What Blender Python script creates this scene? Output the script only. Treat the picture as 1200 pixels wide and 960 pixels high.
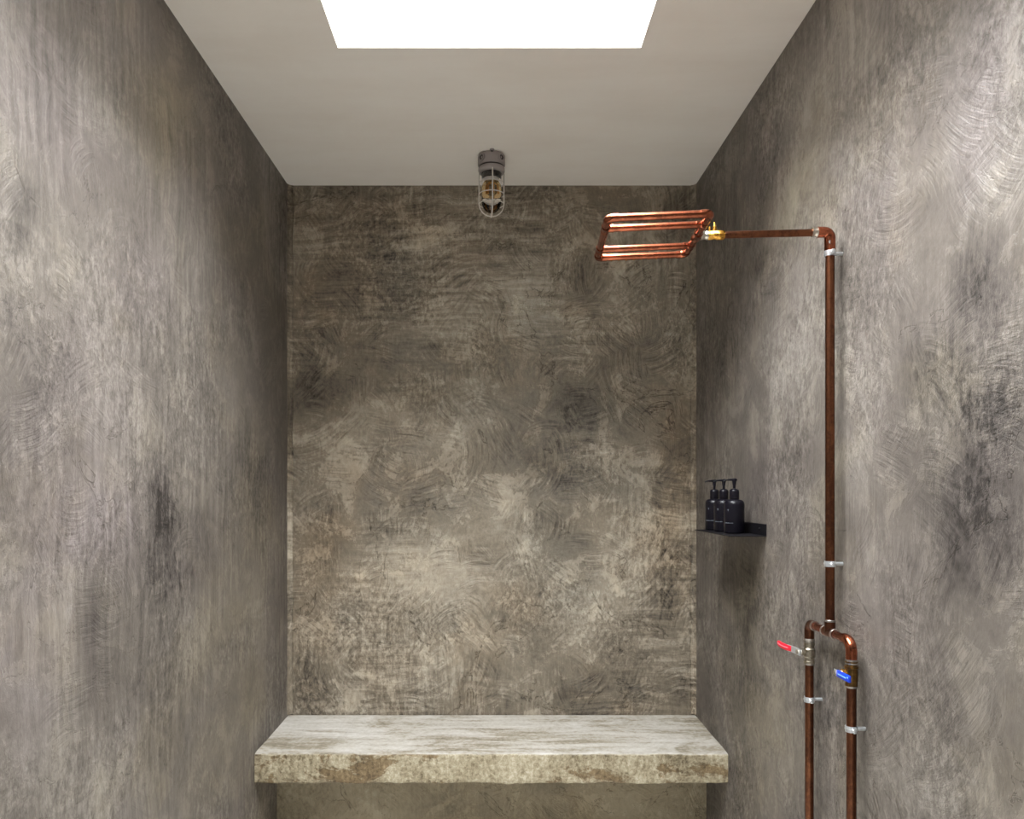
import bpy, bmesh, math, random
from mathutils import Vector, Matrix, noise as mnoise

for o in list(bpy.data.objects):
    bpy.data.objects.remove(o)
scene = bpy.context.scene
C = scene.collection

# ---------------------------------------------------------------- camera
DEP = 3.1615                      # camera to back wall (back wall is y = 0)
EYE = 1.37
cam_d = bpy.data.cameras.new('camera')
cam_d.sensor_width = 36.0
cam_d.lens = 36.0 * 914 / 1200
cam_d.shift_x = 20 / 1200
cam_d.shift_y = 98 / 1200
cam_d.clip_start = 0.02
cam = bpy.data.objects.new('camera', cam_d)
cam.location = (0, -DEP, EYE)
cam.rotation_euler = (math.pi / 2, 0, 0)
C.objects.link(cam)
scene.camera = cam

# ---------------------------------------------------------------- sky (bright overcast)
world = bpy.data.worlds.new('overcast_sky')
scene.world = world
world.use_nodes = True
bg = world.node_tree.nodes['Background']
bg.inputs[0].default_value = (0.97, 0.985, 1.0, 1)
bg.inputs[1].default_value = 41.0

scene.view_settings.view_transform = 'Standard'
scene.view_settings.look = 'None'
scene.view_settings.exposure = 0.0
scene.view_settings.gamma = 1.0
scene.view_settings.use_curve_mapping = False

# room numbers
XL, XR, ZC = -0.8371, 0.8118, 2.617
YF = -4.3                          # wall behind the camera
SKX0, SKX1, SKY0, SKY1 = -0.4396, 0.4085, -2.6, -0.978   # skylight opening
SHAFT = 0.28
DX0, DX1, DZ = -0.45, 0.45, 2.1    # door in the wall behind the camera


def portal(name, loc, rot, sx, sy):
    l = bpy.data.lights.new(name, 'AREA')
    l.shape = 'RECTANGLE'
    l.size, l.size_y = sx, sy
    l.cycles.is_portal = True
    o = bpy.data.objects.new(name, l)
    o.location, o.rotation_euler = loc, rot
    C.objects.link(o)


portal('skylight_daylight', ((SKX0 + SKX1) / 2, (SKY0 + SKY1) / 2, ZC + SHAFT + .06), (0, 0, 0), SKX1 - SKX0, SKY1 - SKY0)


# ---------------------------------------------------------------- helpers
def lin(r, g, b):
    f = lambda c: (c / 255 / 12.92) if c / 255 <= .04045 else ((c / 255 + .055) / 1.055) ** 2.4
    return (f(r), f(g), f(b), 1)


class NT:
    """small helper for node trees"""
    def __init__(self, name):
        self.m = bpy.data.materials.new(name)
        self.m.use_nodes = True
        self.t = self.m.node_tree
        self.b = self.t.nodes['Principled BSDF']

    def n(self, kind, **kw):
        nd = self.t.nodes.new(kind)
        for k, v in kw.items():
            setattr(nd, k, v)
        return nd

    def put(self, sock, v):
        if isinstance(v, bpy.types.NodeSocket):
            self.t.links.new(v, sock)
        else:
            sock.default_value = v

    def math(self, op, a, b=0.5, c=None, clamp=False):
        nd = self.n('ShaderNodeMath', operation=op, use_clamp=clamp)
        self.put(nd.inputs[0], a)
        self.put(nd.inputs[1], b)
        if c is not None:
            self.put(nd.inputs[2], c)
        return nd.outputs[0]

    def vmath(self, op, a, b=None, scale=None):
        nd = self.n('ShaderNodeVectorMath', operation=op)
        self.put(nd.inputs[0], a)
        if b is not None:
            self.put(nd.inputs[1], b)
        if scale is not None:
            self.put(nd.inputs['Scale'], scale)
        return nd.outputs[0]

    def mul3(self, v, s):
        return self.vmath('MULTIPLY', v, s)

    def noise(self, vec, scale, detail=5, rough=.55, dist=0.0, color=False):
        nd = self.n('ShaderNodeTexNoise', noise_dimensions='3D')
        self.put(nd.inputs['Vector'], vec)
        self.put(nd.inputs['Scale'], scale)
        nd.inputs['Detail'].default_value = detail
        nd.inputs['Roughness'].default_value = rough
        nd.inputs['Distortion'].default_value = dist
        return nd.outputs[1] if color else nd.outputs[0]

    def ramp(self, fac, stops, interp='LINEAR'):
        nd = self.n('ShaderNodeValToRGB')
        cr = nd.color_ramp
        cr.interpolation = interp
        while len(cr.elements) < len(stops):
            cr.elements.new(.5)
        for e, (p, c) in zip(cr.elements, stops):
            e.position = p
            e.color = c if not isinstance(c, (int, float)) else (c, c, c, 1)
        self.put(nd.inputs[0], fac)
        return nd.outputs[0]

    def step(self, fac, lo, hi):
        nd = self.n('ShaderNodeMapRange', interpolation_type='SMOOTHSTEP')
        self.put(nd.inputs[0], fac)
        nd.inputs[1].default_value = lo
        nd.inputs[2].default_value = hi
        return nd.outputs[0]

    def mix(self, fac, a, b, blend='MIX'):
        nd = self.n('ShaderNodeMix', data_type='RGBA', blend_type=blend)
        self.put(nd.inputs[0], fac)
        self.put(nd.inputs[6], a)
        self.put(nd.inputs[7], b)
        return nd.outputs[2]

    def bump(self, height, strength, dist, normal=None):
        nd = self.n('ShaderNodeBump')
        self.put(nd.inputs['Height'], height)
        nd.inputs['Strength'].default_value = strength
        nd.inputs['Distance'].default_value = dist
        if normal is not None:
            self.put(nd.inputs['Normal'], normal)
        return nd.outputs[0]

    def obj_xyz(self):
        tc = self.n('ShaderNodeTexCoord')
        sp = self.n('ShaderNodeSeparateXYZ')
        self.put(sp.inputs[0], tc.outputs['Object'])
        return sp.outputs[0], sp.outputs[1], sp.outputs[2]

    def vec(self, x, y, z):
        c = self.n('ShaderNodeCombineXYZ')
        for i, v in enumerate((x, y, z)):
            self.put(c.inputs[i], v)
        return c.outputs[0]


def plain(name, col, rough=.5, metal=0.0, **kw):
    t = NT(name)
    t.b.inputs['Base Color'].default_value = col
    t.b.inputs['Roughness'].default_value = rough
    t.b.inputs['Metallic'].default_value = metal
    for k, v in kw.items():
        t.b.inputs[k].default_value = v
    return t.m


# ---------------------------------------------------------------- materials
def concrete(name, plane, seed, pal, vert=.5, horiz=.15, swirl=.5, contrast=1.0, rough=(.42, .62), bump=.6, spec=.5, cracks=.6, patch=.8, skimw=.08, grit=1.3):
    """hand trowelled cement plaster. plane 'xz' or 'yz'; pal = dark, mid, light, cool, brown.
    Broad blotches and the places of each kind of working come with the mesh (attributes work, stain)."""
    t = NT(name)
    x, y, z = t.obj_xyz()
    u = x if plane in ('xz', 'xy') else y
    vv = z if plane != 'xy' else y
    p = t.vec(t.math('ADD', u, seed * 3.7), t.math('ADD', vv, seed * 1.9), seed * 5.3)

    def attr(n):
        at = t.n('ShaderNodeAttribute', attribute_name=n)
        sp = t.n('ShaderNodeSeparateColor')
        t.put(sp.inputs[0], at.outputs['Color'])
        return sp.outputs[0], sp.outputs[1], sp.outputs[2], at.outputs['Alpha']
    tone, mv, mh, ms = attr('work')
    cool_m, brown_m, grit_m, _ = attr('stain')
    med = t.noise(p, 6.5, 7, .66, .7)
    fine = t.noise(t.mul3(p, (1.3, .8, 1)), 50, 5, .78, .2)
    wcol = t.noise(p, 3.1, 3, .55, color=True)
    warp = t.vmath('SCALE', t.vmath('SUBTRACT', wcol, (.5, .5, .5)), scale=.3)
    q = t.vmath('ADD', p, warp)

    def swipes(cell, along, across, bend, detail, off):
        """short trowel swipes: patches of parallel marks, each patch in a direction of its own"""
        vo = t.n('ShaderNodeTexVoronoi', voronoi_dimensions='2D', feature='F1')
        t.put(vo.inputs['Vector'], t.vmath('ADD', q, (off, off * .7, 0)))
        vo.inputs['Scale'].default_value = cell
        loc = t.vmath('SUBTRACT', t.vmath('ADD', p, (off, off * .7, 0)), vo.outputs['Position'])
        sp = t.n('ShaderNodeSeparateColor')
        t.put(sp.inputs[0], vo.outputs['Color'])
        vr = t.n('ShaderNodeVectorRotate', rotation_type='Z_AXIS')
        t.put(vr.inputs['Vector'], loc)
        t.put(vr.inputs['Angle'], t.math('MULTIPLY', sp.outputs[0], 6.28))
        s2 = t.n('ShaderNodeSeparateXYZ')
        t.put(s2.inputs[0], vr.outputs[0])
        yy = t.math('MULTIPLY_ADD', t.math('MULTIPLY', s2.outputs[0], s2.outputs[0]), t.math('MULTIPLY', sp.outputs[2], bend), s2.outputs[1])
        nz = t.noise(t.vec(t.math('MULTIPLY', s2.outputs[0], along), t.math('MULTIPLY', yy, across), t.math('MULTIPLY', sp.outputs[1], 40)), 1.0, detail, .68)
        fade = t.math('SUBTRACT', 1.0, t.step(vo.outputs['Distance'], .18, .62))
        return t.math('MULTIPLY_ADD', t.math('SUBTRACT', nz, .5), fade, .5)
    s1 = swipes(4.2, 4.5, 60, 2.6, 5, 0.0)
    s3 = swipes(7.5, 8, 95, 4.0, 4, 3.7)
    q2 = t.vmath('ADD', p, t.vmath('SCALE', warp, scale=.22))
    c0 = lambda v: t.math('SUBTRACT', v, .5)
    val = t.math('MULTIPLY_ADD', tone, t.math('MULTIPLY_ADD', t.noise(p, 13, 5, .7), 1.8, .05), .5)
    val = t.math('MULTIPLY_ADD', c0(med), patch * contrast, val)
    val = t.math('MULTIPLY_ADD', t.math('MULTIPLY', c0(s1), ms), swirl * contrast, val)
    val = t.math('MULTIPLY_ADD', c0(s3), swirl * .8 * contrast, val)
    hgt = t.math('MULTIPLY_ADD', t.math('MULTIPLY', s1, ms), 1.0, t.math('MULTIPLY', s3, .7))
    hgt = t.math('MULTIPLY_ADD', fine, t.math('MULTIPLY_ADD', grit_m, .7, .18), hgt)
    if vert:
        vs = t.noise(t.mul3(q2, (52, 3.4, 1)), 1.0, 6, .7, .2)
        val = t.math('MULTIPLY_ADD', t.math('MULTIPLY', c0(vs), mv), vert * contrast, val)
    if horiz:
        hs = t.noise(t.mul3(q2, (3.6, 48, 1)), 1.0, 6, .7, .2)
        val = t.math('MULTIPLY_ADD', t.math('MULTIPLY', c0(hs), mh), horiz * contrast, val)
    # grit, strong where the skim is rough and weak where it was polished
    val = t.math('MULTIPLY_ADD', c0(fine), t.math('MULTIPLY', t.math('MULTIPLY_ADD', grit_m, grit, .5), contrast), val)
    # ragged-edged thin skim patches
    skim = t.step(t.math('MULTIPLY_ADD', c0(fine), .35, med), .53, .57)
    val = t.math('MULTIPLY_ADD', skim, skimw * contrast, val)
    dark, mid, light, cool, brown = pal
    col = t.ramp(val, [(.12, dark), (.5, mid), (.9, light)])
    hue = t.math('MULTIPLY', c0(med), 1.3)
    cm = t.math('ADD', cool_m, t.math('MULTIPLY', hue, -.5), clamp=True)
    bm_ = t.math('ADD', brown_m, hue, clamp=True)
    col = t.mix(cm, col, t.mix(1.0, col, cool, 'MULTIPLY'))
    col = t.mix(bm_, col, t.mix(1.0, col, brown, 'MULTIPLY'))
    # hairline cracks along contours, trowel scratches along the strokes, pits
    sx = t.n('ShaderNodeSeparateColor')
    t.put(sx.inputs[0], t.noise(p, 2.6, 6, .62, 1.2, color=True))
    crack = t.math('SUBTRACT', 1.0, t.step(t.math('ABSOLUTE', c0(sx.outputs[0])), .001, .006))
    crack = t.math('MULTIPLY', crack, t.step(sx.outputs[1], .5, .56))
    scr = t.math('SUBTRACT', 1.0, t.step(t.math('ABSOLUTE', t.math('SUBTRACT', s1, .60)), .006, .024))
    scr = t.math('MULTIPLY', t.math('MULTIPLY', scr, ms), t.step(sx.outputs[2], .46, .56))
    pits = t.step(fine, .70, .78)
    wear = t.math('MULTIPLY_ADD', crack, cracks, t.math('MULTIPLY', scr, cracks * .8), clamp=True)
    wear = t.math('MULTIPLY_ADD', pits, .22, wear, clamp=True)
    col = t.mix(wear, col, t.mix(1.0, col, (.36, .32, .27, 1), 'MULTIPLY'))
    t.put(t.b.inputs['Base Color'], col)
    hgt = t.math('MULTIPLY_ADD', wear, -.45, hgt)
    hgt = t.math('MULTIPLY_ADD', skim, .12, hgt)
    t.put(t.b.inputs['Normal'], t.bump(hgt, bump, .011))
    rg = t.n('ShaderNodeMapRange')
    t.put(rg.inputs[0], val)
    rg.inputs[1].default_value, rg.inputs[2].default_value = .2, .8
    rg.inputs[3].default_value, rg.inputs[4].default_value = rough[1], rough[0]
    t.put(t.b.inputs['Roughness'], rg.outputs[0])
    t.b.inputs['Specular IOR Level'].default_value = spec
    return t.m


PAL_BACK = (lin(46, 38, 31), lin(128, 117, 101), lin(190, 180, 163), (.94, 1.0, 1.06, 1), (1.02, .91, .79, 1))
PAL_SIDE = (lin(46, 41, 37), lin(107, 100, 93), lin(152, 145, 137), (1.0, .975, 1.06, 1), (1.0, .96, .80, 1))
PAL_PALE = (lin(190, 184, 172), lin(226, 220, 208), lin(240, 236, 228), (.98, 1, 1.02, 1), (1, .97, .92, 1))
PAL_SUP = (lin(74, 63, 48), lin(144, 132, 108), lin(178, 167, 144), (.96, 1, 1, 1), (.98, .88, .72, 1))
M = {}
M['back'] = concrete('plaster_back', 'xz', 1.0, PAL_BACK, vert=.9, horiz=.9, swirl=.9, contrast=1.0, patch=.65, bump=.75, grit=.85, cracks=.8)
M['left'] = concrete('plaster_left', 'yz', 2.3, PAL_SIDE, vert=1.0, horiz=0, swirl=.4, contrast=.68, cracks=.5, patch=.6, skimw=.04, bump=.45, spec=.35)
M['right'] = concrete('plaster_right', 'yz', 3.1, PAL_SIDE, vert=.8, horiz=0, swirl=.6, contrast=.75, cracks=.6, patch=.7, skimw=.05, bump=.45, spec=.35)
M['front'] = plain('plaster_front', lin(150, 140, 128), .6)
M['floor'] = plain('white_bounce_floor', lin(240, 237, 230), .5)  # unseen floor, made near-white to bounce skylight onto the ceiling
M['support'] = concrete('plaster_support', 'xz', 6.6, PAL_SUP, vert=.5, horiz=0, swirl=.5, contrast=.75)


def ceiling_mat():
    t = NT('ceiling_plaster')
    x, y, z = t.obj_xyz()
    p = t.vec(x, y, z)
    v = t.math('MULTIPLY_ADD', t.math('SUBTRACT', t.noise(p, 2.3, 5, .6, .4), .5), .5, .5)
    v = t.math('MULTIPLY_ADD', t.math('SUBTRACT', t.noise(t.mul3(p, (1.2, 6, 1)), 1.6, 5, .6), .5), .4, v)
    t.put(t.b.inputs['Base Color'], t.ramp(v, [(.2, lin(236, 227, 217)), (.55, lin(246, 240, 232)), (.85, lin(250, 246, 241))]))
    t.b.inputs['Roughness'].default_value = .75
    h = t.math('ADD', t.noise(p, 14, 5, .6), t.math('MULTIPLY', t.noise(p, 90, 3), .15))
    t.put(t.b.inputs['Normal'], t.bump(h, .25, .006))
    return t.m


M['ceiling'] = ceiling_mat()


def bench_mat():
    t = NT('bench_cement')
    x, y, z = t.obj_xyz()
    p = t.vec(x, y, z)
    geo = t.n('ShaderNodeNewGeometry')
    sn = t.n('ShaderNodeSeparateXYZ')
    t.put(sn.inputs[0], geo.outputs['True Normal'])
    topm = t.step(sn.outputs[2], .45, .75)
    # worn, paler top coat, brushed along the bench
    br = t.noise(t.mul3(p, (3.2, 26, 8)), 1.0, 6, .62, .5)
    pt = t.noise(t.mul3(p, (3.0, 5.5, 5)), 1.0, 6, .66, .8)
    fine = t.noise(p, 60, 5, .65)
    vt = t.math('MULTIPLY_ADD', t.math('SUBTRACT', br, .5), .7, pt)
    vt = t.math('MULTIPLY_ADD', t.math('SUBTRACT', fine, .5), .45, vt)
    top = t.ramp(vt, [(.2, lin(96, 86, 70)), (.38, lin(146, 137, 120)), (.52, lin(178, 172, 162)), (.75, lin(202, 198, 192))])
    # cream face with brown worn-through patches
    pf = t.vec(t.math('MULTIPLY', x, 1.0), 0.0, z)
    pn = t.noise(t.mul3(pf, (3.4, 1, 7)), 1.0, 7, .68, .5)
    lft = t.step(t.math('MULTIPLY', x, -1), -.12, .35)
    pn = t.math('MULTIPLY_ADD', lft, .10, pn)
    pm = t.step(t.math('MULTIPLY_ADD', t.math('SUBTRACT', t.noise(p, 60, 4, .7), .5), .16, pn), .58, .63)
    fs = t.noise(t.mul3(p, (60, 5, 14)), 1.0, 5, .65)
    ff = t.noise(p, 85, 5, .7, .5)
    vf = t.math('MULTIPLY_ADD', t.math('SUBTRACT', ff, .5), 1.3, t.math('MULTIPLY_ADD', t.math('SUBTRACT', fs, .5), .7, .52))
    vf = t.math('MULTIPLY_ADD', t.math('SUBTRACT', t.noise(p, 7, 5, .6), .5), .9, vf)
    face = t.ramp(vf, [(.16, lin(82, 70, 50)), (.4, lin(140, 128, 103)), (.6, lin(168, 157, 132)), (.85, lin(198, 189, 168))])
    brown = t.ramp(vf, [(.2, lin(70, 55, 34)), (.6, lin(118, 97, 66)), (.9, lin(160, 140, 106))])
    face = t.mix(t.math('MULTIPLY', pm, .9), face, brown)
    t.put(t.b.inputs['Base Color'], t.mix(topm, face, top))
    t.b.inputs['Roughness'].default_value = .6
    h = t.math('MULTIPLY_ADD', pm, -.25, t.math('ADD', t.math('MULTIPLY', ff, .6), t.math('MULTIPLY', br, .35)))
    t.put(t.b.inputs['Normal'], t.bump(h, .6, .01))
    return t.m


M['bench'] = bench_mat()


def copper(name, bright, dark, amount, rough):
    t = NT(name)
    x, y, z = t.obj_xyz()
    p = t.vec(x, y, z)
    a = t.noise(t.mul3(p, (1, 1, .35)), 22, 5, .65, .4)
    b = t.noise(p, 110, 4, .6)
    f = t.step(t.math('MULTIPLY_ADD', t.math('SUBTRACT', b, .5), .4, a), amount - .14, amount + .14)
    t.put(t.b.inputs['Base Color'], t.mix(f, dark, bright))
    t.b.inputs['Metallic'].default_value = 1.0
    rr = t.n('ShaderNodeMapRange')
    t.put(rr.inputs[0], f)
    rr.inputs[3].default_value, rr.inputs[4].default_value = rough + .06, rough
    t.put(t.b.inputs['Roughness'], rr.outputs[0])
    return t.m


M['copper'] = copper('copper_bright', lin(188, 110, 80), lin(140, 80, 58), .5, .19)
M['copper_old'] = copper('copper_oxidised', lin(130, 84, 60), lin(94, 60, 45), .52, .3)
M['brass'] = copper('brass', lin(232, 178, 84), lin(176, 124, 50), .45, .25)
M['brass_old'] = copper('dull_brass', lin(160, 122, 70), lin(104, 80, 48), .5, .3)
M['nickel'] = copper('nickel_plate', lin(206, 200, 188), lin(160, 150, 132), .45, .28)
M['zinc'] = plain('zinc_plate', lin(222, 226, 230), .38, .85)
M['solder'] = plain('solder', lin(196, 190, 184), .35, 1.0)
M['red'] = plain('red_vinyl', lin(226, 30, 52), .35)
M['blue'] = plain('blue_vinyl', lin(10, 62, 200), .35)
M['red_print'] = plain('red_sleeve_print', lin(244, 130, 142), .4)
M['blue_print'] = plain('blue_sleeve_print', lin(120, 178, 244), .4)
M['black'] = plain('black_powder_coat', lin(16, 14, 18), .55, 0, **{'Specular IOR Level': .25})
M['bottle'] = plain('black_plastic', lin(16, 14, 22), .34, 0, **{'Specular IOR Level': .3})
M['print'] = plain('grey_print', lin(104, 110, 118), .5)
M['cast'] = plain('grey_cast_metal', lin(158, 150, 148), .5, .25)
M['cast_dark'] = plain('dark_cast_metal', lin(70, 64, 64), .5, .3)
M['wire'] = plain('cage_metal', lin(214, 208, 200), .4, .35)
M['white'] = plain('white_paint', lin(240, 240, 238), .6)
M['glass'] = plain('clear_glass', (1, 1, 1, 1), .02, 0, **{'Transmission Weight': 1.0, 'IOR': 1.45})
M['amber'] = plain('amber_glass', lin(236, 206, 150), .02, 0, **{'Transmission Weight': 1.0, 'IOR': 1.04})
M['filament'] = plain('amber_filament', lin(226, 164, 60), .4, .0)


def pane_mat():
    t = NT('skylight_glass')
    tr = t.n('ShaderNodeBsdfTransparent')
    tr.inputs[0].default_value = (.97, .98, .98, 1)
    gl = t.n('ShaderNodeBsdfGlossy')
    gl.inputs['Roughness'].default_value = .03
    fr = t.n('ShaderNodeFresnel')
    fr.inputs[0].default_value = 1.3
    mx = t.n('ShaderNodeMixShader')
    t.put(mx.inputs[0], fr.outputs[0])
    t.put(mx.inputs[1], tr.outputs[0])
    t.put(mx.inputs[2], gl.outputs[0])
    t.put(t.t.nodes['Material Output'].inputs[0], mx.outputs[0])
    return t.m


M['pane'] = pane_mat()


# ---------------------------------------------------------------- mesh helpers
def link(name, bm, mat, parent=None, smooth=False, auto=None):
    me = bpy.data.meshes.new(name)
    bmesh.ops.recalc_face_normals(bm, faces=bm.faces)
    bm.to_mesh(me)
    bm.free()
    if smooth:
        for p in me.polygons:
            p.use_smooth = True
        if auto:
            me.set_sharp_from_angle(angle=math.radians(auto))
    o = bpy.data.objects.new(name, me)
    me.materials.append(M[mat])
    C.objects.link(o)
    if parent is not None:
        o.parent = parent
        if parent.parent is None:      # meshes are built in world space; only top-level roots are moved
            o.matrix_parent_inverse = Matrix.Translation(parent.location).inverted()
    return o


def thing(name, label, cat, loc, group=None):
    o = bpy.data.objects.new(name, None)
    o.location = loc
    o.empty_display_size = .05
    C.objects.link(o)
    tag(o, label, cat, group)
    return o


def tag(o, label, cat, group=None):
    o['label'] = label
    o['category'] = cat
    if group:
        o['group'] = group


def structure(o, label=None):
    o['kind'] = 'structure'
    if label:
        o['label'] = label
    return o


def bx(bm, x0, x1, y0, y1, z0, z1, bevel=0.0, seg=2):
    r = bmesh.ops.create_cube(bm, size=1.0)
    for v in r['verts']:
        v.co = Vector(((x0 + x1) / 2 + v.co.x * (x1 - x0), (y0 + y1) / 2 + v.co.y * (y1 - y0), (z0 + z1) / 2 + v.co.z * (z1 - z0)))
    if bevel:
        es = list({e for v in r['verts'] for e in v.link_edges})
        bmesh.ops.bevel(bm, geom=es, offset=bevel, segments=seg, affect='EDGES', profile=.5)
    return bm


def frame_from(d):
    d = d.normalized()
    up = Vector((0, 0, 1)) if abs(d.z) < .9 else Vector((1, 0, 0))
    a = d.cross(up).normalized()
    return a, d.cross(a).normalized()


def sweep(bm, pts, radii, seg=20, cap=True):
    """round tube along points; radii a number or a list"""
    pts = [Vector(p) for p in pts]
    n = len(pts)
    if not isinstance(radii, (list, tuple)):
        radii = [radii] * n
    tang = [((pts[min(i + 1, n - 1)] - pts[max(i - 1, 0)])) for i in range(n)]
    for i in range(n):
        if tang[i].length < 1e-9:
            tang[i] = tang[i - 1]
        tang[i].normalize()
    a, b = frame_from(tang[0])
    rings = []
    for i in range(n):
        if i:
            q = tang[i - 1].rotation_difference(tang[i])
            a = q @ a
            b = q @ b
        rings.append([bm.verts.new(pts[i] + (a * math.cos(t) + b * math.sin(t)) * radii[i]) for t in [2 * math.pi * k / seg for k in range(seg)]])
    for i in range(n - 1):
        for k in range(seg):
            bm.faces.new((rings[i][k], rings[i][(k + 1) % seg], rings[i + 1][(k + 1) % seg], rings[i + 1][k]))
    if cap:
        bm.faces.new(rings[0][::-1])
        bm.faces.new(rings[-1])
    return bm


def arc_pts(corner, d_in, d_out, r, n=8):
    """points of a rounded corner: arrive along d_in, leave along d_out"""
    corner, d_in, d_out = Vector(corner), Vector(d_in).normalized(), Vector(d_out).normalized()
    s, e = corner - d_in * r, corner + d_out * r
    cen = s + d_out * r
    out = []
    for k in range(n + 1):
        t = k / n * math.pi / 2
        out.append(cen - d_out * r * math.cos(t) + d_in * r * math.sin(t))
    return out


def lathe(bm, prof, cen, axis=(0, 0, 1), seg=32, closed=False):
    """revolve (radius, height) pairs round an axis through cen"""
    axis = Vector(axis).normalized()
    a, b = frame_from(axis)
    cen = Vector(cen)
    rings = []
    for r, h in prof:
        if r < 1e-6:
            rings.append([bm.verts.new(cen + axis * h)])
        else:
            rings.append([bm.verts.new(cen + axis * h + (a * math.cos(2 * math.pi * k / seg) + b * math.sin(2 * math.pi * k / seg)) * r) for k in range(seg)])
    rng = range(len(rings)) if closed else range(len(rings) - 1)
    for i in rng:
        p, q = rings[i], rings[(i + 1) % len(rings)]
        for k in range(seg):
            l = (k + 1) % seg
            if len(p) == 1 and len(q) == 1:
                continue
            if len(p) == 1:
                bm.faces.new((p[0], q[k], q[l]))
            elif len(q) == 1:
                bm.faces.new((p[k], p[l], q[0]))
            else:
                bm.faces.new((p[k], p[l], q[l], q[k]))
    return bm


def NB():
    return bmesh.new()


# ---------------------------------------------------------------- the room
# stains and paler patches of each wall, one with the shelf's shadow: along, up, half-widths, slant, tone, cool, brown
BLOTS_BACK = [
    (-0.52, 1.59, 0.26, 0.16, 10, 0.16, 0, 0.2), (0.14, 2.19, 0.21, 0.24, 0, 0.14, 0.5, 0), (0.57, 2.3, 0.12, 0.21, 0, 0.06, 0.4, 0),
    (0.66, 1.74, 0.14, 0.17, 0, 0.1, 0, 0.2), (-0.35, 1.0, 0.28, 0.16, 5, 0.12, 0, 0.4), (0.42, 0.98, 0.21, 0.21, 0, 0.12, 0, 0),
    (-0.52, 0.71, 0.24, 0.14, 0, 0.08, 0, 0.4), (0.07, 1.26, 0.17, 0.14, 0, 0.1, 0, 0), (-0.07, 1.71, 0.21, 0.14, 20, 0.06, 0.3, 0),
    (-0.14, 0.81, 0.21, 0.17, 0, 0.05, 0, 0), (-0.73, 1.78, 0.12, 0.1, 20, -0.2, 0, 0.2), (0.40, 1.71, 0.24, 0.1, -15, -0.09, 0.8, 0),
    (0.56, 1.41, 0.17, 0.09, -10, -0.12, 0.9, 0), (-0.28, 1.9, 0.21, 0.1, 0, -0.1, 0.7, 0), (-0.75, 0.6, 0.08, 0.12, 0, -0.22, 0, 0.1),
    (-0.48, 2.47, 0.24, 0.1, 0, -0.08, 0, 0.5), (0.21, 1.43, 0.14, 0.17, 30, -0.08, 0.6, 0), (-0.31, 1.29, 0.17, 0.14, 0, -0.08, 0.7, 0),
    (0.69, 2.5, 0.14, 0.1, 0, -0.08, 0, 0.1), (-0.62, 2.23, 0.17, 0.14, 0, -0.04, 0, 0.5), (-0.38, 2.26, 0.08, 0.17, 0, -0.12, 0.8, 0),
    (0.42, 0.57, 0.21, 0.08, 0, -0.1, 0.3, 0), (0.69, 1.22, 0.1, 0.21, 0, -0.05, 0, 0.6), (-0.69, 1.16, 0.1, 0.21, 0, -0.08, 0, 0.5),
    (0.28, 1.09, 0.1, 0.17, 20, -0.06, 0.9, 0), (0.73, 1.5, 0.07, 0.28, 0, -0.02, 0, 0.7),
]
BLOTS_RIGHT = [
    (-1.86, 1.72, 0.14, 0.08, 0, -0.14, 0.6, 0), (-1.86, 1.34, 0.16, 0.13, 0, -0.16, 0.8, 0), (-1.73, 1.59, 0.14, 0.06, 20, -0.08, 0, 0.5),
    (-1.9, 1.52, 0.09, 0.06, 0, -0.12, 0.3, 0), (-1.01, 1.72, 0.19, 0.21, 0, 0.14, 0.2, 0), (-1.62, 2.04, 0.29, 0.19, 0, 0.1, 0.5, 0),
    (-1.44, 1.48, 0.12, 0.23, 0, 0.08, 0.1, 0), (-0.59, 1.05, 0.2, 0.17, 0, -0.16, 0, 0.9), (-0.77, 1.42, 0.14, 0.13, 0, -0.06, 0.5, 0),  # middle blot: rust stain with the shelf's cast shadow painted in
    (-0.41, 2.06, 0.25, 0.36, 0, -0.06, 0, 0.3), (-1.58, 1.16, 0.2, 0.17, 0, 0.03, 0.5, 0), (-1.76, 0.94, 0.16, 0.11, 10, -0.06, 0.1, 0),
    (-0.84, 0.68, 0.29, 0.2, 0, 0.06, 0, 0.5), (-0.51, 0.73, 0.19, 0.12, 0, -0.1, 0, 0.3), (-1.1, 2.2, 0.23, 0.14, 0, 0.05, 0, 0.3),
    (-1.88, 2.01, 0.13, 0.13, 0, 0.06, 0.9, 0), (-0.77, 2.07, 0.09, 0.04, 0, -0.12, 0, 0.3), (-1.04, 1.3, 0.18, 0.14, 0, 0.08, 0, 0),
]
BLOTS_LEFT = [
    (-1.2, 1.34, 0.09, 0.1, -20, -0.2, 0.3, 0), (-1.01, 1.2, 0.24, 0.12, 0, -0.12, 0.5, 0), (-1.69, 2.12, 0.25, 0.14, 0, 0.08, 0.9, 0),
    (-1.76, 1.08, 0.13, 0.17, 0, 0.03, 1, 0), (-0.91, 2.18, 0.26, 0.25, 0, 0.06, 0.2, 0), (-0.52, 1.02, 0.36, 0.46, 0, 0, 0, 0.6),
    (-1.53, 1.51, 0.24, 0.21, 0, 0.05, 0.6, 0), (-1.78, 1.86, 0.03, 0.06, -30, -0.1, 0, 0), (-1.3, 1.88, 0.18, 0.12, 0, 0.03, 0.7, 0),
    (-0.43, 1.42, 0.18, 0.27, 0, -0.06, 0, 0.3), (-1.53, 1.05, 0.07, 0.12, 0, -0.1, 0.3, 0), (-1.09, 2.34, 0.22, 0.11, 20, -0.03, 0, 0.7),
    (-1.69, 1.62, 0.14, 0.1, 0, -0.04, 0.3, 0), (-1.38, 0.74, 0.17, 0.1, 0, 0.04, 0, 0.3), (-1.57, 1.3, 0.2, 0.1, 0, 0.02, 0.8, 0),
    (-0.81, 0.59, 0.29, 0.15, 0, 0.05, 0, 0.5),
]


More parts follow.
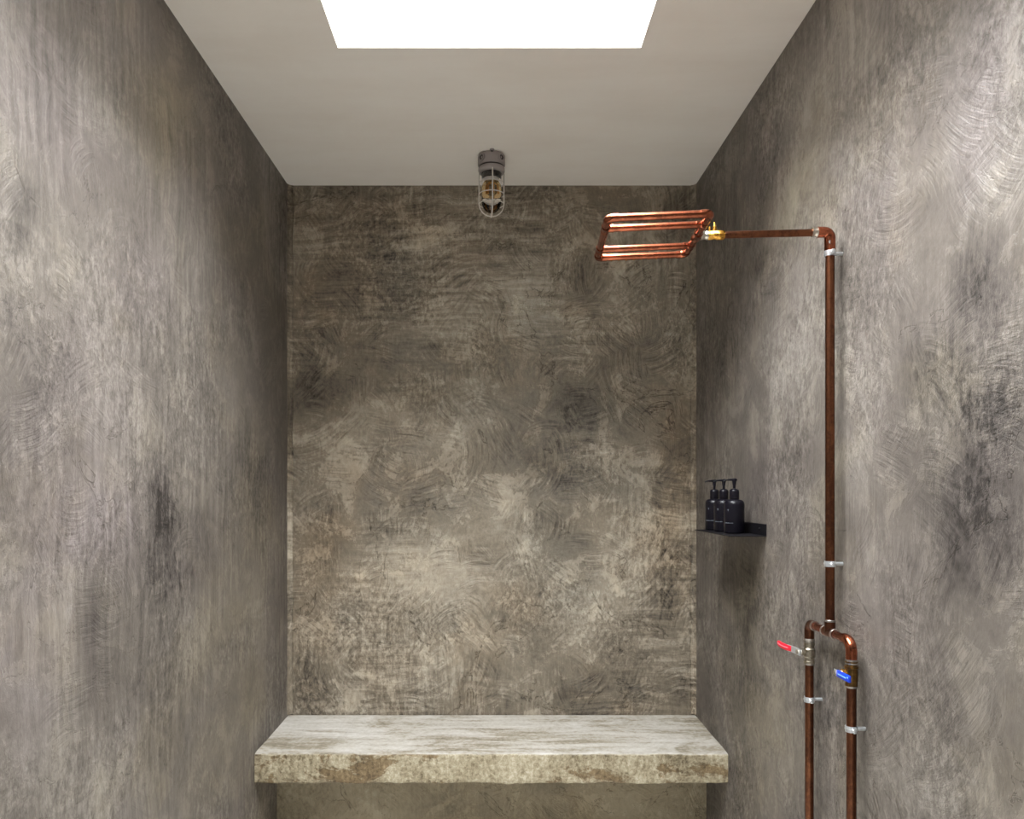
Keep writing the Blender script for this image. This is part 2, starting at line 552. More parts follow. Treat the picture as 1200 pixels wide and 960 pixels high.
def paint(me, plane, seed, blots=(), gain=1.0, big=.34, vmask=.0, hmask=.0, smask=.0):
    """store where the plaster is darker or paler and how it was worked, as mesh attributes"""
    wk = me.attributes.new('work', 'FLOAT_COLOR', 'POINT')
    st = me.attributes.new('stain', 'FLOAT_COLOR', 'POINT')
    fr = mnoise.fractal

    def sm(v, lo, hi):
        k = max(0.0, min(1.0, (v - lo) / (hi - lo)))
        return k * k * (3 - 2 * k)
    dw, ds = [], []
    for v in me.vertices:
        u = v.co.x if plane == 'xz' else v.co.y
        w = v.co.z
        q = Vector((u + seed * 3, w - seed * 2, seed * 7))
        tone = fr(q * 2.3, .9, 2.1, 5) * big * .55
        rag = Vector((mnoise.noise(q * 6.5), mnoise.noise(q * 6.5 + Vector((9, 9, 9)))))
        rag += Vector((mnoise.noise(q * 17), mnoise.noise(q * 17 + Vector((9, 9, 9))))) * .5
        co = .25 * sm(fr(q * 1.9 + Vector((5, 0, 0)), .9, 2.1, 4), .0, .6)
        br = .35 * sm(fr(q * 2.4 + Vector((0, 8, 0)), .8, 2.1, 5), .05, .6)
        for (bu, bv, ru, rv, an, tn, bc, bb) in blots:
            du, dv = u - bu + rag.x * ru * .38, w - bv + rag.y * rv * .38
            if abs(du) > 2.6 * max(ru, rv) or abs(dv) > 2.6 * max(ru, rv):
                continue
            c, s_ = math.cos(math.radians(an)), math.sin(math.radians(an))
            e = ((du * c + dv * s_) / ru) ** 2 + ((dv * c - du * s_) / rv) ** 2
            g = math.exp(-.85 * e * (.6 + .4 * e)) if e < 6 else 0
            tone += tn * g * gain
            co += bc * g * .75
            br += bb * g * .75
        mv = sm(fr(q * 1.5 + Vector((3, 3, 0)), .9, 2.1, 3) + vmask, -.15, .35)
        mh = sm(fr(q * 1.6 + Vector((0, 3, 13)), .9, 2.1, 3) + hmask, .0, .4)
        ms = sm(fr(q * 2.2 + Vector((23, 3, 0)), .9, 2.1, 3) + smask, -.2, .3)
        gr = sm(fr(q * 2.6 + Vector((0, 33, 0)), .8, 2.1, 5), -.25, .5)
        dw += (tone, mv, mh, ms)
        ds += (min(co, 1.0), min(br, 1.0), gr, 1.0)
    wk.data.foreach_set('color', dw)
    st.data.foreach_set('color', ds)


def plaster_wall(name, mat, origin, du, dv, nrm, step=.016, amp=.0022, thick=.12, seed=0.0, parent=None, **kw):
    """solid wall: finely gridded, slightly uneven inner face, flat outer face"""
    origin, du, dv, nrm = map(Vector, (origin, du, dv, nrm))
    nu, nv = max(2, int(du.length / step)), max(2, int(dv.length / step))
    bm = NB()
    g = []
    for i in range(nu + 1):
        row = []
        for j in range(nv + 1):
            p = origin + du * (i / nu) + dv * (j / nv)
            edge = min(i, nu - i, j, nv - j)
            k = min(1.0, edge / 2)
            q = p + Vector((seed, seed * 2, seed * 3))
            h = mnoise.noise(q * 2.2) * .55 + mnoise.noise(q * 7) * .35 + mnoise.noise(q * 19) * .18
            row.append(bm.verts.new(p + nrm * (h * amp * k)))
        g.append(row)
    for i in range(nu):
        for j in range(nv):
            bm.faces.new((g[i][j], g[i + 1][j], g[i + 1][j + 1], g[i][j + 1]))
    ring = [g[i][0] for i in range(nu + 1)] + [g[nu][j] for j in range(1, nv + 1)] + [g[i][nv] for i in range(nu - 1, -1, -1)] + [g[0][j] for j in range(nv - 1, 0, -1)]
    back = [bm.verts.new(v.co - nrm * thick) for v in ring]
    n = len(ring)
    for k in range(n):
        bm.faces.new((ring[k], ring[(k + 1) % n], back[(k + 1) % n], back[k]))
    bm.faces.new(back)
    o = link(name, bm, mat, parent, smooth=True, auto=50)
    paint(o.data, 'xz' if abs(nrm.y) > .5 else 'yz', seed, **kw)
    return o


structure(plaster_wall('wall_back', 'back', (XL, 0, 0), (XR - XL, 0, 0), (0, 0, ZC), (0, -1, 0), seed=1.3, blots=BLOTS_BACK, vmask=-.05, hmask=.02, smask=.1))
structure(plaster_wall('wall_left', 'left', (XL, YF, 0), (0, -YF, 0), (0, 0, ZC), (1, 0, 0), seed=4.1, blots=BLOTS_LEFT, gain=1.5, big=.25, vmask=.3, smask=-.1))
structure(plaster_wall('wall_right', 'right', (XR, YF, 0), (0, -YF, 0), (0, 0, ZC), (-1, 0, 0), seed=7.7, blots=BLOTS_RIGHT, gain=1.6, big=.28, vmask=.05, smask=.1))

bm = NB()
bx(bm, XL - .12, DX0, YF - .12, YF, 0, ZC)
bx(bm, DX1, XR + .12, YF - .12, YF, 0, ZC)
bx(bm, DX0, DX1, YF - .12, YF, DZ, ZC)
structure(link('wall_front', bm, 'front'))
bm = NB()
bx(bm, DX0 + .003, DX1 - .003, YF - .09, YF - .05, .008, DZ - .004, .002)
door = structure(link('door_1', bm, 'white'))
bm = NB()
sweep(bm, [(DX1 - .07, YF - .052, 1.02), (DX1 - .07, YF - .01, 1.02), (DX1 - .18, YF - .01, 1.02)], .009, 12)
link('door_handle', bm, 'zinc', door, smooth=True, auto=40)

bm = NB()
bx(bm, XL - .12, XR + .12, YF - .12, .12, -.1, 0)
structure(link('floor', bm, 'floor'))

# ceiling slab with the skylight shaft cut through it
bm = NB()
o4 = [(XL - .12, YF - .12), (XR + .12, YF - .12), (XR + .12, .12), (XL - .12, .12)]
i4 = [(SKX0, SKY0), (SKX1, SKY0), (SKX1, SKY1), (SKX0, SKY1)]
lo = [[bm.verts.new((x, y, ZC)) for x, y in r] for r in (o4, i4)]
hi = [[bm.verts.new((x, y, ZC + SHAFT)) for x, y in r] for r in (o4, i4)]
for k in range(4):
    l = (k + 1) % 4
    bm.faces.new((lo[0][k], lo[0][l], lo[1][l], lo[1][k]))
    bm.faces.new((hi[0][k], hi[0][l], hi[1][l], hi[1][k]))
    bm.faces.new((lo[0][k], lo[0][l], hi[0][l], hi[0][k]))
    bm.faces.new((lo[1][k], lo[1][l], hi[1][l], hi[1][k]))
structure(link('ceiling', bm, 'ceiling'))

# skylight: frame on the roof with a glass pane
win = bpy.data.objects.new('window_1', None)
win.location = ((SKX0 + SKX1) / 2, (SKY0 + SKY1) / 2, ZC + SHAFT)
C.objects.link(win)
structure(win, 'white framed skylight over the shower')
bm = NB()
z0, z1 = ZC + SHAFT, ZC + SHAFT + .05
bx(bm, SKX0 - .05, SKX0, SKY0 - .05, SKY1 + .05, z0, z1)
bx(bm, SKX1, SKX1 + .05, SKY0 - .05, SKY1 + .05, z0, z1)
bx(bm, SKX0, SKX1, SKY0 - .05, SKY0, z0, z1)
bx(bm, SKX0, SKX1, SKY1, SKY1 + .05, z0, z1)
link('window_frame', bm, 'white', win)
bm = NB()
bx(bm, SKX0, SKX1, SKY0, SKY1, z0 + .02, z0 + .028)
link('pane', bm, 'pane', win)

# plaster fillets in the two back corners
for i, (x, s) in enumerate(((XL, 1), (XR, -1))):
    bm = NB()
    pr = [(0, 0), (.019, 0), (.016, .0035), (.009, .006), (.0045, .010), (.003, .016), (0, .019)]
    zs = [.475 + (ZC - .475) * k / 60 for k in range(61)]
    rings = []
    for k, z in enumerate(zs):
        w = 1 + .25 * mnoise.noise(Vector((i * 9, 0, z * 9)))
        rings.append([bm.verts.new((x + s * a * w, -b * w, z)) for a, b in pr])
    for k in range(60):
        for j in range(len(pr) - 1):
            bm.faces.new((rings[k][j], rings[k][j + 1], rings[k + 1][j + 1], rings[k + 1][j]))
    o = structure(link('trim_%d' % (i + 1), bm, 'back', smooth=True), 'cement fillet in the back corner')
    paint(o.data, 'xz', 8.8)


# ---------------------------------------------------------------- bench
BY = -.4495
bench = thing('bench', 'built-in cement bench with pale worn slab spanning the back wall', 'bench', (0, -.2, 0))


def rough_slab():
    bm = NB()
    x0, x1, y0, y1 = XL + .001, XR - .001, BY, -.004
    zt0, zt1, zb = .463, .4707, .3596        # front top, back top, underside
    # cross-section, front to back, with rounded arrises
    r = .007
    sec = []
    for k in range(5):
        t = k / 4 * math.pi / 2
        sec.append((y0 + r - r * math.cos(t), zt0 - r + r * math.sin(t)))
    for k in range(1, 29):
        f = k / 28
        sec.append((y0 + r + (y1 - y0 - r) * f, zt0 + (zt1 - zt0) * f))
    for k in range(0, 6):
        sec.append((y1 + (y0 + r - y1) * k / 5, zb))
    low = []
    for k in range(1, 5):
        t = k / 4 * math.pi / 2
        low.append((y0 + r - r * math.sin(t), zb + r - r * math.cos(t)))
    sec += low
    for k in range(1, 8):
        sec.append((y0, zb + r + (zt0 - zb - 2 * r) * k / 8))
    n = 150
    rings = []
    for i in range(n + 1):
        x = x0 + (x1 - x0) * i / n
        ring = []
        for (y, z) in sec:
            q = Vector((x, y, z))
            a = mnoise.noise(q * 9) * .0022 + mnoise.noise(q * 34) * .0013 + mnoise.noise(q * 80) * .0009
            front = y < y0 + .012
            dy = a * 1.3 if front else 0
            dz = a * (1.0 if z > .4 else 1.6) if y < y1 - .02 else 0
            if i in (0, n):
                dy *= .3
            ring.append(bm.verts.new((x, y + dy, z + dz)))
        rings.append(ring)
    m = len(sec)
    for i in range(n):
        for k in range(m):
            bm.faces.new((rings[i][k], rings[i][(k + 1) % m], rings[i + 1][(k + 1) % m], rings[i + 1][k]))
    bm.faces.new(rings[0])
    bm.faces.new(rings[-1][::-1])
    return bm


link('slab', rough_slab(), 'bench', bench, smooth=True, auto=60)
o = plaster_wall('support', 'support', (XL + .001, -.171, 0), (XR - XL - .002, 0, 0), (0, 0, .3555), (0, -1, 0), thick=.165, seed=3.3, parent=bench, vmask=.1)
o['label'] = 'recessed cement support under the slab'

# ---------------------------------------------------------------- copper shower pipework
PX = .782
R1, R2 = .0105, .0085
pipe = thing('shower_pipework', 'exposed copper shower pipes with rack shower head and two lever valves', 'shower', (PX, -1.34, 0))
RY, HY, CY = -1.341, -1.2215, -1.4505     # riser, hot and cold pipe
ZT = 1.045                                 # cross pipe
ZA = 1.979                                 # arm


def pt(name, bm, mat, parent=pipe, auto=40):
    return link(name, bm, mat, parent, smooth=True, auto=auto)


def tube(name, pts, r, mat, parent=pipe, seg=24):
    return pt(name, sweep(NB(), pts, r, seg), mat, parent)


def sleeve(name, a, b, r, mat, parent=pipe, lip=.0012):
    """fitting socket with a soft lip at both ends"""
    a, b = Vector(a), Vector(b)
    d = (b - a).normalized()
    L = (b - a).length
    return pt(name, lathe(NB(), [(r - .002, 0), (r + lip, .0), (r + lip, .003), (r, .0045), (r, L - .0045), (r + lip, L - .003), (r + lip, L), (r - .002, L)], a, d, 24, closed=True), mat, parent)


tube('riser_pipe', [(PX, RY, ZT), (PX, RY, ZA - .012)], R1, 'copper_old')
tube('supply_pipe', [(PX, HY, 0.0), (PX, HY, ZT - .012)], R1, 'copper_old')
tube('supply_pipe', [(PX, CY, 0.0), (PX, CY, ZT - .012)], R1, 'copper_old')
tube('cross_pipe', [(PX, HY - .012, ZT), (PX, CY + .012, ZT)], R1 * .86, 'copper')
# elbows and tee of the lower loop
e = tube('elbow_fitting', [(PX, HY, ZT - .040)] + arc_pts((PX, HY, ZT), (0, 0, 1), (0, -1, 0), .016) + [(PX, HY - .034, ZT)], R1 + .0014, 'copper_old')
sleeve('solder_ring', (PX, HY, ZT - .042), (PX, HY, ZT - .036), R1 + .0016, 'solder', e)
sleeve('solder_ring', (PX, HY - .032, ZT), (PX, HY - .037, ZT), R1 + .0012, 'solder', e)
e = tube('elbow_fitting', [(PX, CY, ZT - .046)] + arc_pts((PX, CY, ZT), (0, 0, 1), (0, 1, 0), .024) + [(PX, CY + .034, ZT)], R1 + .0016, 'copper')
sleeve('solder_ring', (PX, CY, ZT - .050), (PX, CY, ZT - .045), R1 + .0016, 'solder', e)
e = tube('tee_fitting', [(PX, RY - .024, ZT), (PX, RY + .024, ZT)], R1 + .0014, 'copper_old')
tube('tee_branch', [(PX, RY, ZT), (PX, RY, ZT + .026)], R1 + .0016, 'copper_old', e)
sleeve('solder_ring', (PX, RY, ZT + .025), (PX, RY, ZT + .029), R1 + .0014, 'solder', e)
sleeve('solder_ring', (PX, RY - .024, ZT), (PX, RY - .028, ZT), R1 + .0012, 'solder', e)
sleeve('solder_ring', (PX, RY + .024, ZT), (PX, RY + .028, ZT), R1 + .0012, 'solder', e)

# top elbow, union ring and arm
e = tube('elbow_fitting', [(PX, RY, ZA - .045)] + arc_pts((PX, RY, ZA), (0, 0, 1), (-1, 0, 0), .014) + [(PX - .030, RY, ZA)], R1 + .002, 'copper')
bm = NB()
lathe(bm, [(.0, -.0025), (.003, -.0022), (.0042, 0), (0, 0)], (PX - .004, RY - R1 - .0012, ZA - .026), (0, -1, 0), 12)
pt('rivet', bm, 'zinc', e)
sleeve('union_ring', (PX - .030, RY, ZA), (PX - .043, RY, ZA), .0105, 'nickel')
HM = Vector((.4716, -1.341, 1.971))        # middle of the head's near-wall side
AE = Vector((PX - .02, RY, ZA - .0006))
tube('arm_pipe', [AE, HM], R2, 'copper_old')

# brass stop valve on the arm, close to the head
def on_arm(x):
    return HM + (AE - HM) * ((x - HM.x) / (AE.x - HM.x))


ad = (AE - HM).normalized()
va, vb = on_arm(.4965), on_arm(.535)
L = (vb - va).length
body = pt('brass_valve', lathe(NB(), [(0.004, 0), (.0098, 0), (.0106, .002), (.0106, .020), (.0115, .021), (.0115, .033), (.0105, L), (.004, L)], va, ad, 8, closed=True), 'brass')
sleeve('valve_nut', on_arm(.480), on_arm(.4965), .0093, 'nickel', body)
c1, c2 = on_arm(.512), on_arm(.501)
tube('valve_stem', [c1 + Vector((0, -.002, 0)), c1 + Vector((0, -.002, .019)), c1 + Vector((0, -.002, .020)), c1 + Vector((0, -.002, .030))], [.0048, .0048, .0032, .0016], 'brass', body, 12)
tube('valve_pin', [c2, c2 + Vector((0, 0, .020))], [.0026, .0022], 'brass', body, 10)

# rack-shaped head: rectangle of pipe with two cross bars
HC = Vector((.362, -1.336, 1.9684))
yaw, roll = .0501, .0273
U = Vector((math.cos(yaw) * math.cos(roll), -math.sin(yaw), math.sin(roll)))
W = Vector((math.sin(yaw), math.cos(yaw), -.0014))
ha, hb = .1098, .1419
A_, B_, C_, D_ = HC - U * ha - W * hb, HC + U * ha - W * hb, HC + U * ha + W * hb, HC - U * ha + W * hb


def head_side(p, q):
    d = (q - p).normalized()
    return [p + d * .008, q - d * .008]


head = tube('shower_head', head_side(A_, B_), R2, 'copper')
for p, q in ((B_, C_), (C_, D_), (D_, A_)):
    tube('side_pipe', head_side(p, q), R2, 'copper', head)
for s in (-.075, .0745):
    tube('cross_bar', [HC - U * (ha - .004) + W * s, HC + U * (ha - .004) + W * s], R2 * .95, 'copper', head)
    for k in (-1, 1):
        m = HC + U * ha * k + W * s
        sleeve('tee_fitting', m - W * .016, m + W * .016, R2 + .0008, 'copper', head, lip=.0005)
        sleeve('tee_socket', m, m - U * k * .018, R2 + .0004, 'copper', head, lip=.0005)
for p, di, do in ((A_, -U, W), (B_, -W, -U), (C_, U, -W), (D_, W, U)):
    tube('elbow_fitting', [p - di * .022] + arc_pts(p, di, do, .013) + [p + do * .022], R2 + .001, 'copper', head)
sleeve('tee_fitting', HM - W * .018, HM + W * .018, R2 + .001, 'copper_old', head)
for i in range(9):
    for s in (-hb, -.075, .0745, hb):
        pc = HC + U * (-.075 + .15 * i / 8) + W * s - Vector((0, 0, R2 - .0002))
        if s == hb and i < 7:
            bm = NB()
            lathe(bm, [(0, -.0022), (.0012, -.0016), (.0016, 0), (0, .0006)], pc, (0, 0, 1), 8)
            pt('spray_nozzle', bm, 'brass', head)


def ball_valve(y, z, way, sleeve_mat, print_mat, body_mat):
    """lever ball valve on a vertical pipe; lever runs along y (way = +1 or -1)"""
    b = pt('ball_valve', lathe(NB(), [(.008, -.026), (.0128, -.026), (.0128, -.021), (.0116, -.020), (.0116, -.012), (.0142, -.009), (.0142, .009), (.0116, .012), (.0116, .018), (.0132, .019), (.0132, .025), (.008, .025)], (PX, y, z), (0, 0, 1), 24, closed=True), body_mat)
    sleeve('solder_ring', (PX, y, z + .026), (PX, y, z + .030), R1 + .001, 'solder', b)
    sleeve('solder_ring', (PX, y, z - .030), (PX, y, z - .026), R1 + .001, 'solder', b)
    tube('valve_bonnet', [(PX - .010, y, z + .002), (PX - .021, y, z + .002)], .0078, body_mat, b, 6)
    tube('valve_stem', [(PX - .020, y, z + .002), (PX - .031, y, z + .002)], .0045, 'zinc', b, 16)
    bm = NB()
    lathe(bm, [(0, .004), (.0055, .004), (.006, 0), (0, 0)], (PX - .0285, y, z + .002), (-1, 0, 0), 6)
    pt('lever_nut', bm, 'nickel', b, 20)
    # flat lever with a bend outwards, then the vinyl grip over its end
    path = [(-.012, 0.0, 0), (.012, 0, 0), (.036, -.003, 0), (.052, -.0075, 0)]

    def strip(name, pts, h, th, mat):
        bm = NB()
        rings = []
        n = len(pts)
        for i, (s, dx, dz) in enumerate(pts):
            a, c = pts[max(0, i - 1)], pts[min(n - 1, i + 1)]
            t = Vector((c[1] - a[1], (c[0] - a[0]) * way, 0)).normalized()
            nr = Vector((t.y, -t.x, 0))
            p0 = Vector((PX - .0275 + dx, y + s * way, z + .002 + dz))
            k = h[i] if isinstance(h, list) else h
            ring = []
            for (aa, bb) in ((-1, -.8), (-.7, -1), (.7, -1), (1, -.8), (1, .8), (.7, 1), (-.7, 1), (-1, .8)):
                ring.append(bm.verts.new(p0 + nr * (aa * th / 2) + Vector((0, 0, bb * k / 2))))
            rings.append(ring)
        for i in range(n - 1):
            for j in range(8):
                bm.faces.new((rings[i][j], rings[i][(j + 1) % 8], rings[i + 1][(j + 1) % 8], rings[i + 1][j]))
        bm.faces.new(rings[0][::-1])
        bm.faces.new(rings[-1])
        return pt(name, bm, mat, b, 35)

    strip('lever', path, .0165, .003, 'zinc')
    grip = [(.036, -.003, 0), (.046, -.0055, 0), (.060, -.0095, .0), (.078, -.0125, .001), (.096, -.0135, .003), (.100, -.0135, .0035)]
    strip('lever_grip', grip, [.0135, .0145, .0145, .014, .013, .009], .0058, sleeve_mat)
    pr = [(s, dx - .0032, dz) for s, dx, dz in grip[1:5]]
    strip('grip_print', [(s, dx, dz + .0005) for s, dx, dz in pr], .0026, .0008, print_mat)
    return b


ball_valve(HY, .9735, 1, 'red', 'red_print', 'nickel')


def cold_valve():
    b = pt('ball_valve', lathe(NB(), [(.008, -.024), (.0130, -.024), (.0130, -.020), (.0124, -.019), (.0138, -.010), (.0138, .008), (.0128, .014), (.0150, .015), (.0150, .019), (.0122, .020), (.0122, .026), (.0134, .027), (.0134, .030), (.008, .030)], (PX, CY, .9715), (0, 0, 1), 24, closed=True), 'brass_old')
    y, z = CY, .9765
    sleeve('solder_ring', (PX, CY, .9715 + .030), (PX, CY, .9715 + .034), R1 + .001, 'solder', b)
    sleeve('solder_ring', (PX, CY, .9715 - .028), (PX, CY, .9715 - .024), R1 + .001, 'solder', b)
    tube('valve_bonnet', [(PX - .010, y, z), (PX - .022, y, z)], .0078, 'brass', b, 6)
    tube('valve_stem', [(PX - .021, y, z), (PX - .032, y, z)], .0045, 'zinc', b, 16)
    bm = NB()
    lathe(bm, [(0, .0045), (.0052, .0045), (.0058, 0), (0, 0)], (PX - .034, y, z), (-1, 0, 0), 6)
    pt('lever_nut', bm, 'nickel', b, 20)
    bm = NB()
    bx(bm, PX - .0345, PX - .0322, y - .030, y + .010, z - .0065, z + .0065, .001)
    pt('lever', bm, 'zinc', b, 35)
    bm = NB()
    bx(bm, PX - .0365, PX - .0300, y - .066, y - .006, z - .0075, z + .0075, .0024, 3)
    pt('lever_grip', bm, 'blue', b, 35)
    bm = NB()
    bx(bm, PX - .0370, PX - .0360, y - .054, y - .016, z - .0012, z + .0016, .0003)
    bx(bm, PX - .0370, PX - .0360, y - .064, y - .059, z + .001, z + .0045, .0003)
    pt('grip_print', bm, 'blue_print', b, 35)


cold_valve()


def clamp(y, z, tilt=0.0):
    r = R1
    bm = NB()
    lathe(bm, [(r + .0002, -.0065), (r + .0022, -.0065), (r + .0022, .0065), (r + .0002, .0065)], (PX, y, z), (0, 0, 1), 28, closed=True)
    lathe(bm, [(r + .002, -.0015), (r + .0032, -.0015), (r + .0032, .0015), (r + .002, .0015)], (PX, y, z), (0, 0, 1), 28, closed=True)
    k = pt('pipe_clamp', bm, 'zinc', pipe, 30)
    for s in (-1, 1):
        bm = NB()
        bx(bm, PX - .0035, PX + .0035, *sorted((y + s * (r + .001), y + s * (r + .009))), z - .0062, z + .0062, .0012)
        pt('clamp_ear', bm, 'zinc', k)
        bm = NB()
        lathe(bm, [(0, .0032), (.003, .0028), (.0042, .001), (.0042, 0), (0, 0)], (PX - .0035, y + s * (r + .0055), z), (-1, 0, 0), 12)
        pt('clamp_screw', bm, 'zinc', k)
    tube('wall_stud', [(PX + r, y, z), (XR + .002, y, z)], .0045, 'zinc', k, 12)


for y, z in ((RY, 1.929), (RY, 1.205), (HY, .857), (CY, .853)):
    clamp(y, z)

# ---------------------------------------------------------------- shelf and bottles
SZ = 1.243
SY0, SY1 = -.833, -.441
SX = .6975
shelf = thing('wall_shelf', 'thin black metal shelf fixed to the side wall by the back corner', 'shelf', (XR, (SY0 + SY1) / 2, SZ))
bm = NB()
bx(bm, SX, XR - .0005, SY0, SY1, SZ - .003, SZ, .0008, 1)
link('shelf_plate', bm, 'black', shelf)
bm = NB()
bx(bm, XR - .0050, XR - .0005, SY0, SY1, SZ + .0005, SZ + .034, .0008, 1)
link('wall_flange', bm, 'black', shelf)
for y in (SY0 + .05, SY1 - .05):
    bm = NB()
    lathe(bm, [(0, .0022), (.0028, .0018), (.004, 0), (0, 0)], (XR - .0050, y, SZ + .018), (-1, 0, 0), 12)
    link('screw', bm, 'black', shelf, smooth=True, auto=40)


def bottle(x, y, label):
    t = thing('pump_bottle', label, 'bottle', (x, y, SZ), 'black pump bottles on the shelf')
    c = (x, y, SZ + .0005)
    r = .0315
    prof = [(0, 0), (r - .004, 0), (r - .001, .0012), (r, .004), (r, .088)]
    for k in range(1, 9):
        a = k / 8 * math.pi / 2
        prof.append((.0175 + (r - .0175) * math.cos(a) ** .9, .088 + .018 * math.sin(a)))
    prof += [(.0145, .1065), (.0145, .110), (0, .110)]
    b = link('bottle_body', lathe(NB(), prof, c, seg=40), 'bottle', t, smooth=True, auto=50)
    bm = NB()
    lathe(bm, [(0, .1085), (.0148, .1085), (.0152, .1095), (.0152, .131), (.0145, .1345), (.0125, .1375), (.009, .1395), (.0055, .1405), (0, .1405)], c, seg=36)
    link('pump_collar', bm, 'bottle', t, smooth=True, auto=40)
    bm = NB()
    lathe(bm, [(0, .139), (.0042, .139), (.0042, .150), (.0055, .155), (.0065, .166), (.006, .1685), (0, .1685)], c, seg=20)
    link('pump_stem', bm, 'bottle', t, smooth=True, auto=40)
    bm = NB()
    z = SZ + .1680
    sweep(bm, [(x + .009, y, z), (x + .004, y, z + .0012), (x - .010, y, z + .0012), (x - .024, y, z + .0003), (x - .0305, y, z - .0012), (x - .033, y, z - .004)], [.0020, .0052, .0036, .0024, .0021, .0016], 12)
    link('pump_nozzle', bm, 'bottle', t, smooth=True, auto=50)
    # printed band and small mark, wrapped round the body, facing the room
    rr = r + .0002

    def wrap(bm, a0, a1, z0, z1, n=8):
        vs = []
        for k in range(n + 1):
            a = math.radians(a0 + (a1 - a0) * k / n)
            vs.append([bm.verts.new((x + q * math.cos(a), y + q * math.sin(a), zz)) for q, zz in ((rr, z0), (rr, z1), (rr - .0015, z1), (rr - .0015, z0))])
        for k in range(n):
            for j in range(4):
                bm.faces.new((vs[k][j], vs[k][(j + 1) % 4], vs[k + 1][(j + 1) % 4], vs[k + 1][j]))
        bm.faces.new(vs[0])
        bm.faces.new(vs[-1][::-1])
    bm = NB()
    rnd = random.Random(int(abs(y) * 1000))
    a = 192.0
    while a < 246:
        w = rnd.uniform(2.5, 6)
        wrap(bm, a, a + w, SZ + .0325, SZ + .0325 + rnd.choice((.0016, .002, .0026)), 3)
        a += w + 1.6
    wrap(bm, 214, 221, SZ + .0735, SZ + .0765, 3)
    wrap(bm, 216, 219, SZ + .0705, SZ + .0735, 3)
    link('label_print', bm, 'print', b)['kind'] = 'stuff'
    return t


bottle(.7545, -.702, 'matte black pump bottle at the outer end of the shelf row')
bottle(.7545, -.590, 'matte black pump bottle between two others on the shelf')
bottle(.7545, -.479, 'matte black pump bottle at the shelf end next to the back wall')

# ---------------------------------------------------------------- caged ceiling light
LX, LY = -.0126, -.28
lamp = thing('ceiling_light', 'grey cast-metal bulkhead light with wire cage and clear glass jar on ceiling', 'light', (LX, LY, ZC))


def lt(name, bm, mat, parent=lamp, auto=40):
    return link(name, bm, mat, parent, smooth=True, auto=auto)


c = (LX, LY, ZC)
base = lt('base_box', lathe(NB(), [(0, 0), (.045, 0), (.049, -.004), (.0505, -.010), (.0505, -.037), (.048, -.041), (0, -.041)], c, seg=48), 'cast')
for k in range(4):
    a = math.radians(45 + 90 * k)
    d = Vector((math.cos(a), math.sin(a), 0))
    p = Vector((LX, LY, ZC - .021)) + d * .046
    hub = lt('conduit_hub', lathe(NB(), [(.0095, 0), (.0150, 0), (.0150, .0075), (.0095, .0075)], p, d, 20, closed=True), 'cast', base)
    lt('hub_plug', lathe(NB(), [(0, 0), (.0097, 0), (.0097, .0055), (.005, .0055), (.004, .003), (0, .003)], p, d, 16), 'cast_dark', base)
for k in range(2):
    a = math.radians(-88 + 180 * k)
    bm = NB()
    p = Vector((LX + math.cos(a) * .054, LY + math.sin(a) * .054, ZC))
    lathe(bm, [(0, 0), (.0085, 0), (.0085, -.005), (0, -.005)], p, (0, 0, 1), 16)
    lug = lt('mounting_lug', bm, 'cast', base)
    bm = NB()
    lathe(bm, [(0, -.009), (.0035, -.008), (.0045, -.005), (0, -.005)], p, (0, 0, 1), 8)
    lt('screw', bm, 'cast_dark', base)
lt('gasket', lathe(NB(), [(0, -.041), (.0455, -.041), (.0455, -.047), (0, -.047)], c, seg=48), 'cast_dark')
lt('collar', lathe(NB(), [(.034, -.047), (.0478, -.047), (.0490, -.050), (.0490, -.060), (.046, -.064), (.0425, -.066), (.034, -.066)], c, seg=48, closed=True), 'cast')
# glass jar
out, inn = [], []
for k in range(0, 6):
    out.append((.0365, -.060 - .110 * k / 5))
    inn.append((.0340, -.060 - .110 * k / 5))
for k in range(1, 10):
    a = k / 9 * math.pi / 2
    out.append((.0365 * math.cos(a) if k < 9 else 0, -.170 - .042 * math.sin(a)))
    inn.append((.0340 * math.cos(a) if k < 9 else 0, -.170 - .0395 * math.sin(a)))
lt('glass_jar', lathe(NB(), out + inn[::-1], c, seg=40, closed=False), 'glass', auto=80)
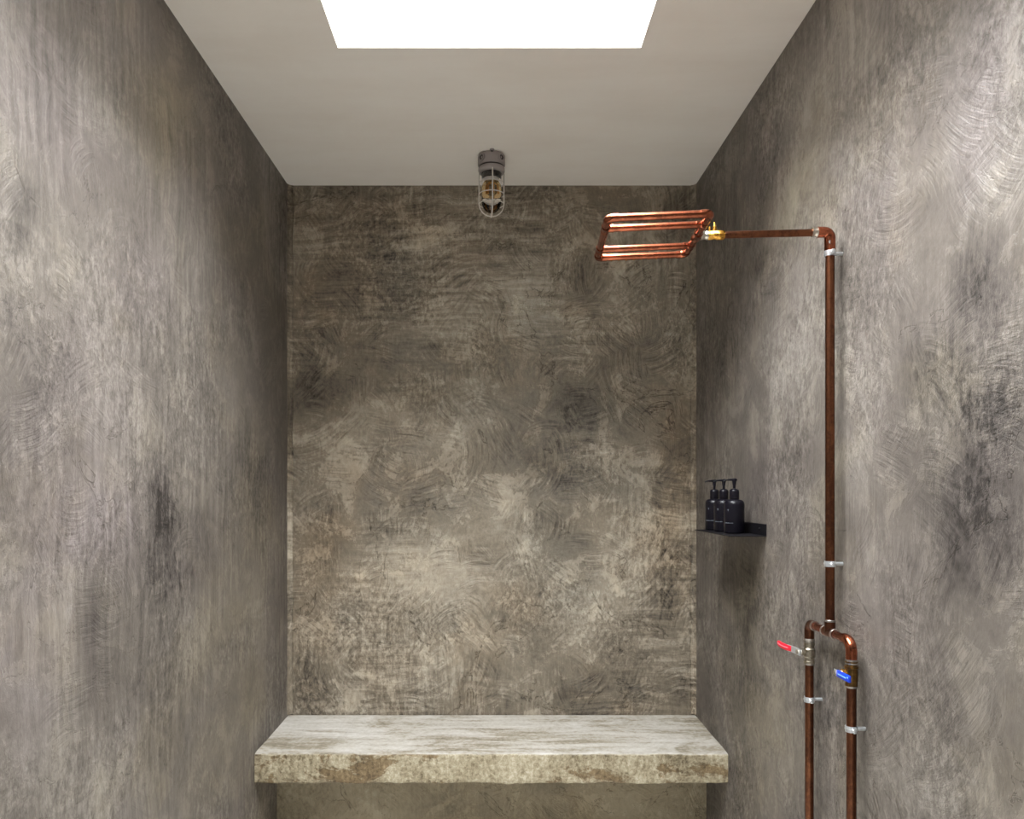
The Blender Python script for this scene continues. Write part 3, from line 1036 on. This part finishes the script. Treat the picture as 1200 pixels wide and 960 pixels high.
# bulb
soc = lt('lamp_socket', lathe(NB(), [(0, -.058), (.019, -.058), (.019, -.082), (.0165, -.084), (0, -.084)], c, seg=28), 'cast_dark')
lt('screw_cap', lathe(NB(), [(0, -.084), (.0128, -.084), (.0134, -.087), (.0128, -.089), (.0134, -.092), (.0128, -.094), (.012, -.097), (0, -.097)], c, seg=24), 'wire', soc)
bp = [(.0115, -.097), (.0135, -.103), (.018, -.114), (.0228, -.128), (.0245, -.140)]
for k in range(1, 9):
    a = k / 8 * math.pi / 2
    bp.append((.0245 * math.cos(a) if k < 8 else 0, -.140 - .0245 * math.sin(a)))
bulb = lt('bulb', lathe(NB(), [(0, -.097)] + bp, c, seg=32), 'amber', auto=80)
bm = NB()
for k in range(4):
    a = k * math.pi / 2 + .4
    sweep(bm, [(LX + .003 * math.cos(a), LY + .003 * math.sin(a), ZC - .105), (LX + .010 * math.cos(a), LY + .010 * math.sin(a), ZC - .115), (LX + .011 * math.cos(a), LY + .011 * math.sin(a), ZC - .146)], .0016, 8)
lt('filament', bm, 'filament', bulb)
# cage: two hoops and three rings
cage = None
RC = .0462
for k, a0 in enumerate((6, 90 + 5)):
    a = math.radians(a0)
    d = Vector((math.cos(a), math.sin(a), 0))
    pts = []
    for s in (-1, 1):
        leg = [(s * RC, -.062), (s * RC, -.10), (s * RC, -.14), (s * RC, -.178)]
        arc = [(s * RC * math.cos(q), -.178 - .047 * math.sin(q)) for q in [math.pi / 2 * j / 10 for j in range(1, 11)]]
        run = leg + arc
        pts += run if s == -1 else run[::-1][1:]
    path = [Vector((LX, LY, ZC + h)) + d * r for r, h in pts]
    bm = sweep(NB(), path, .0024, 10)
    if cage is None:
        cage = lt('cage_hoop', bm, 'wire', auto=80)
    else:
        lt('cage_hoop', bm, 'wire', auto=80)
for h in (-.104, -.144, -.180):
    bm = NB()
    n = 40
    pr = [(RC - .0006 + .0018 * math.cos(2 * math.pi * k / 8), h + .0018 * math.sin(2 * math.pi * k / 8)) for k in range(8)]
    lathe(bm, pr, c, seg=n, closed=True)
    lt('cage_ring', bm, 'wire', auto=80)
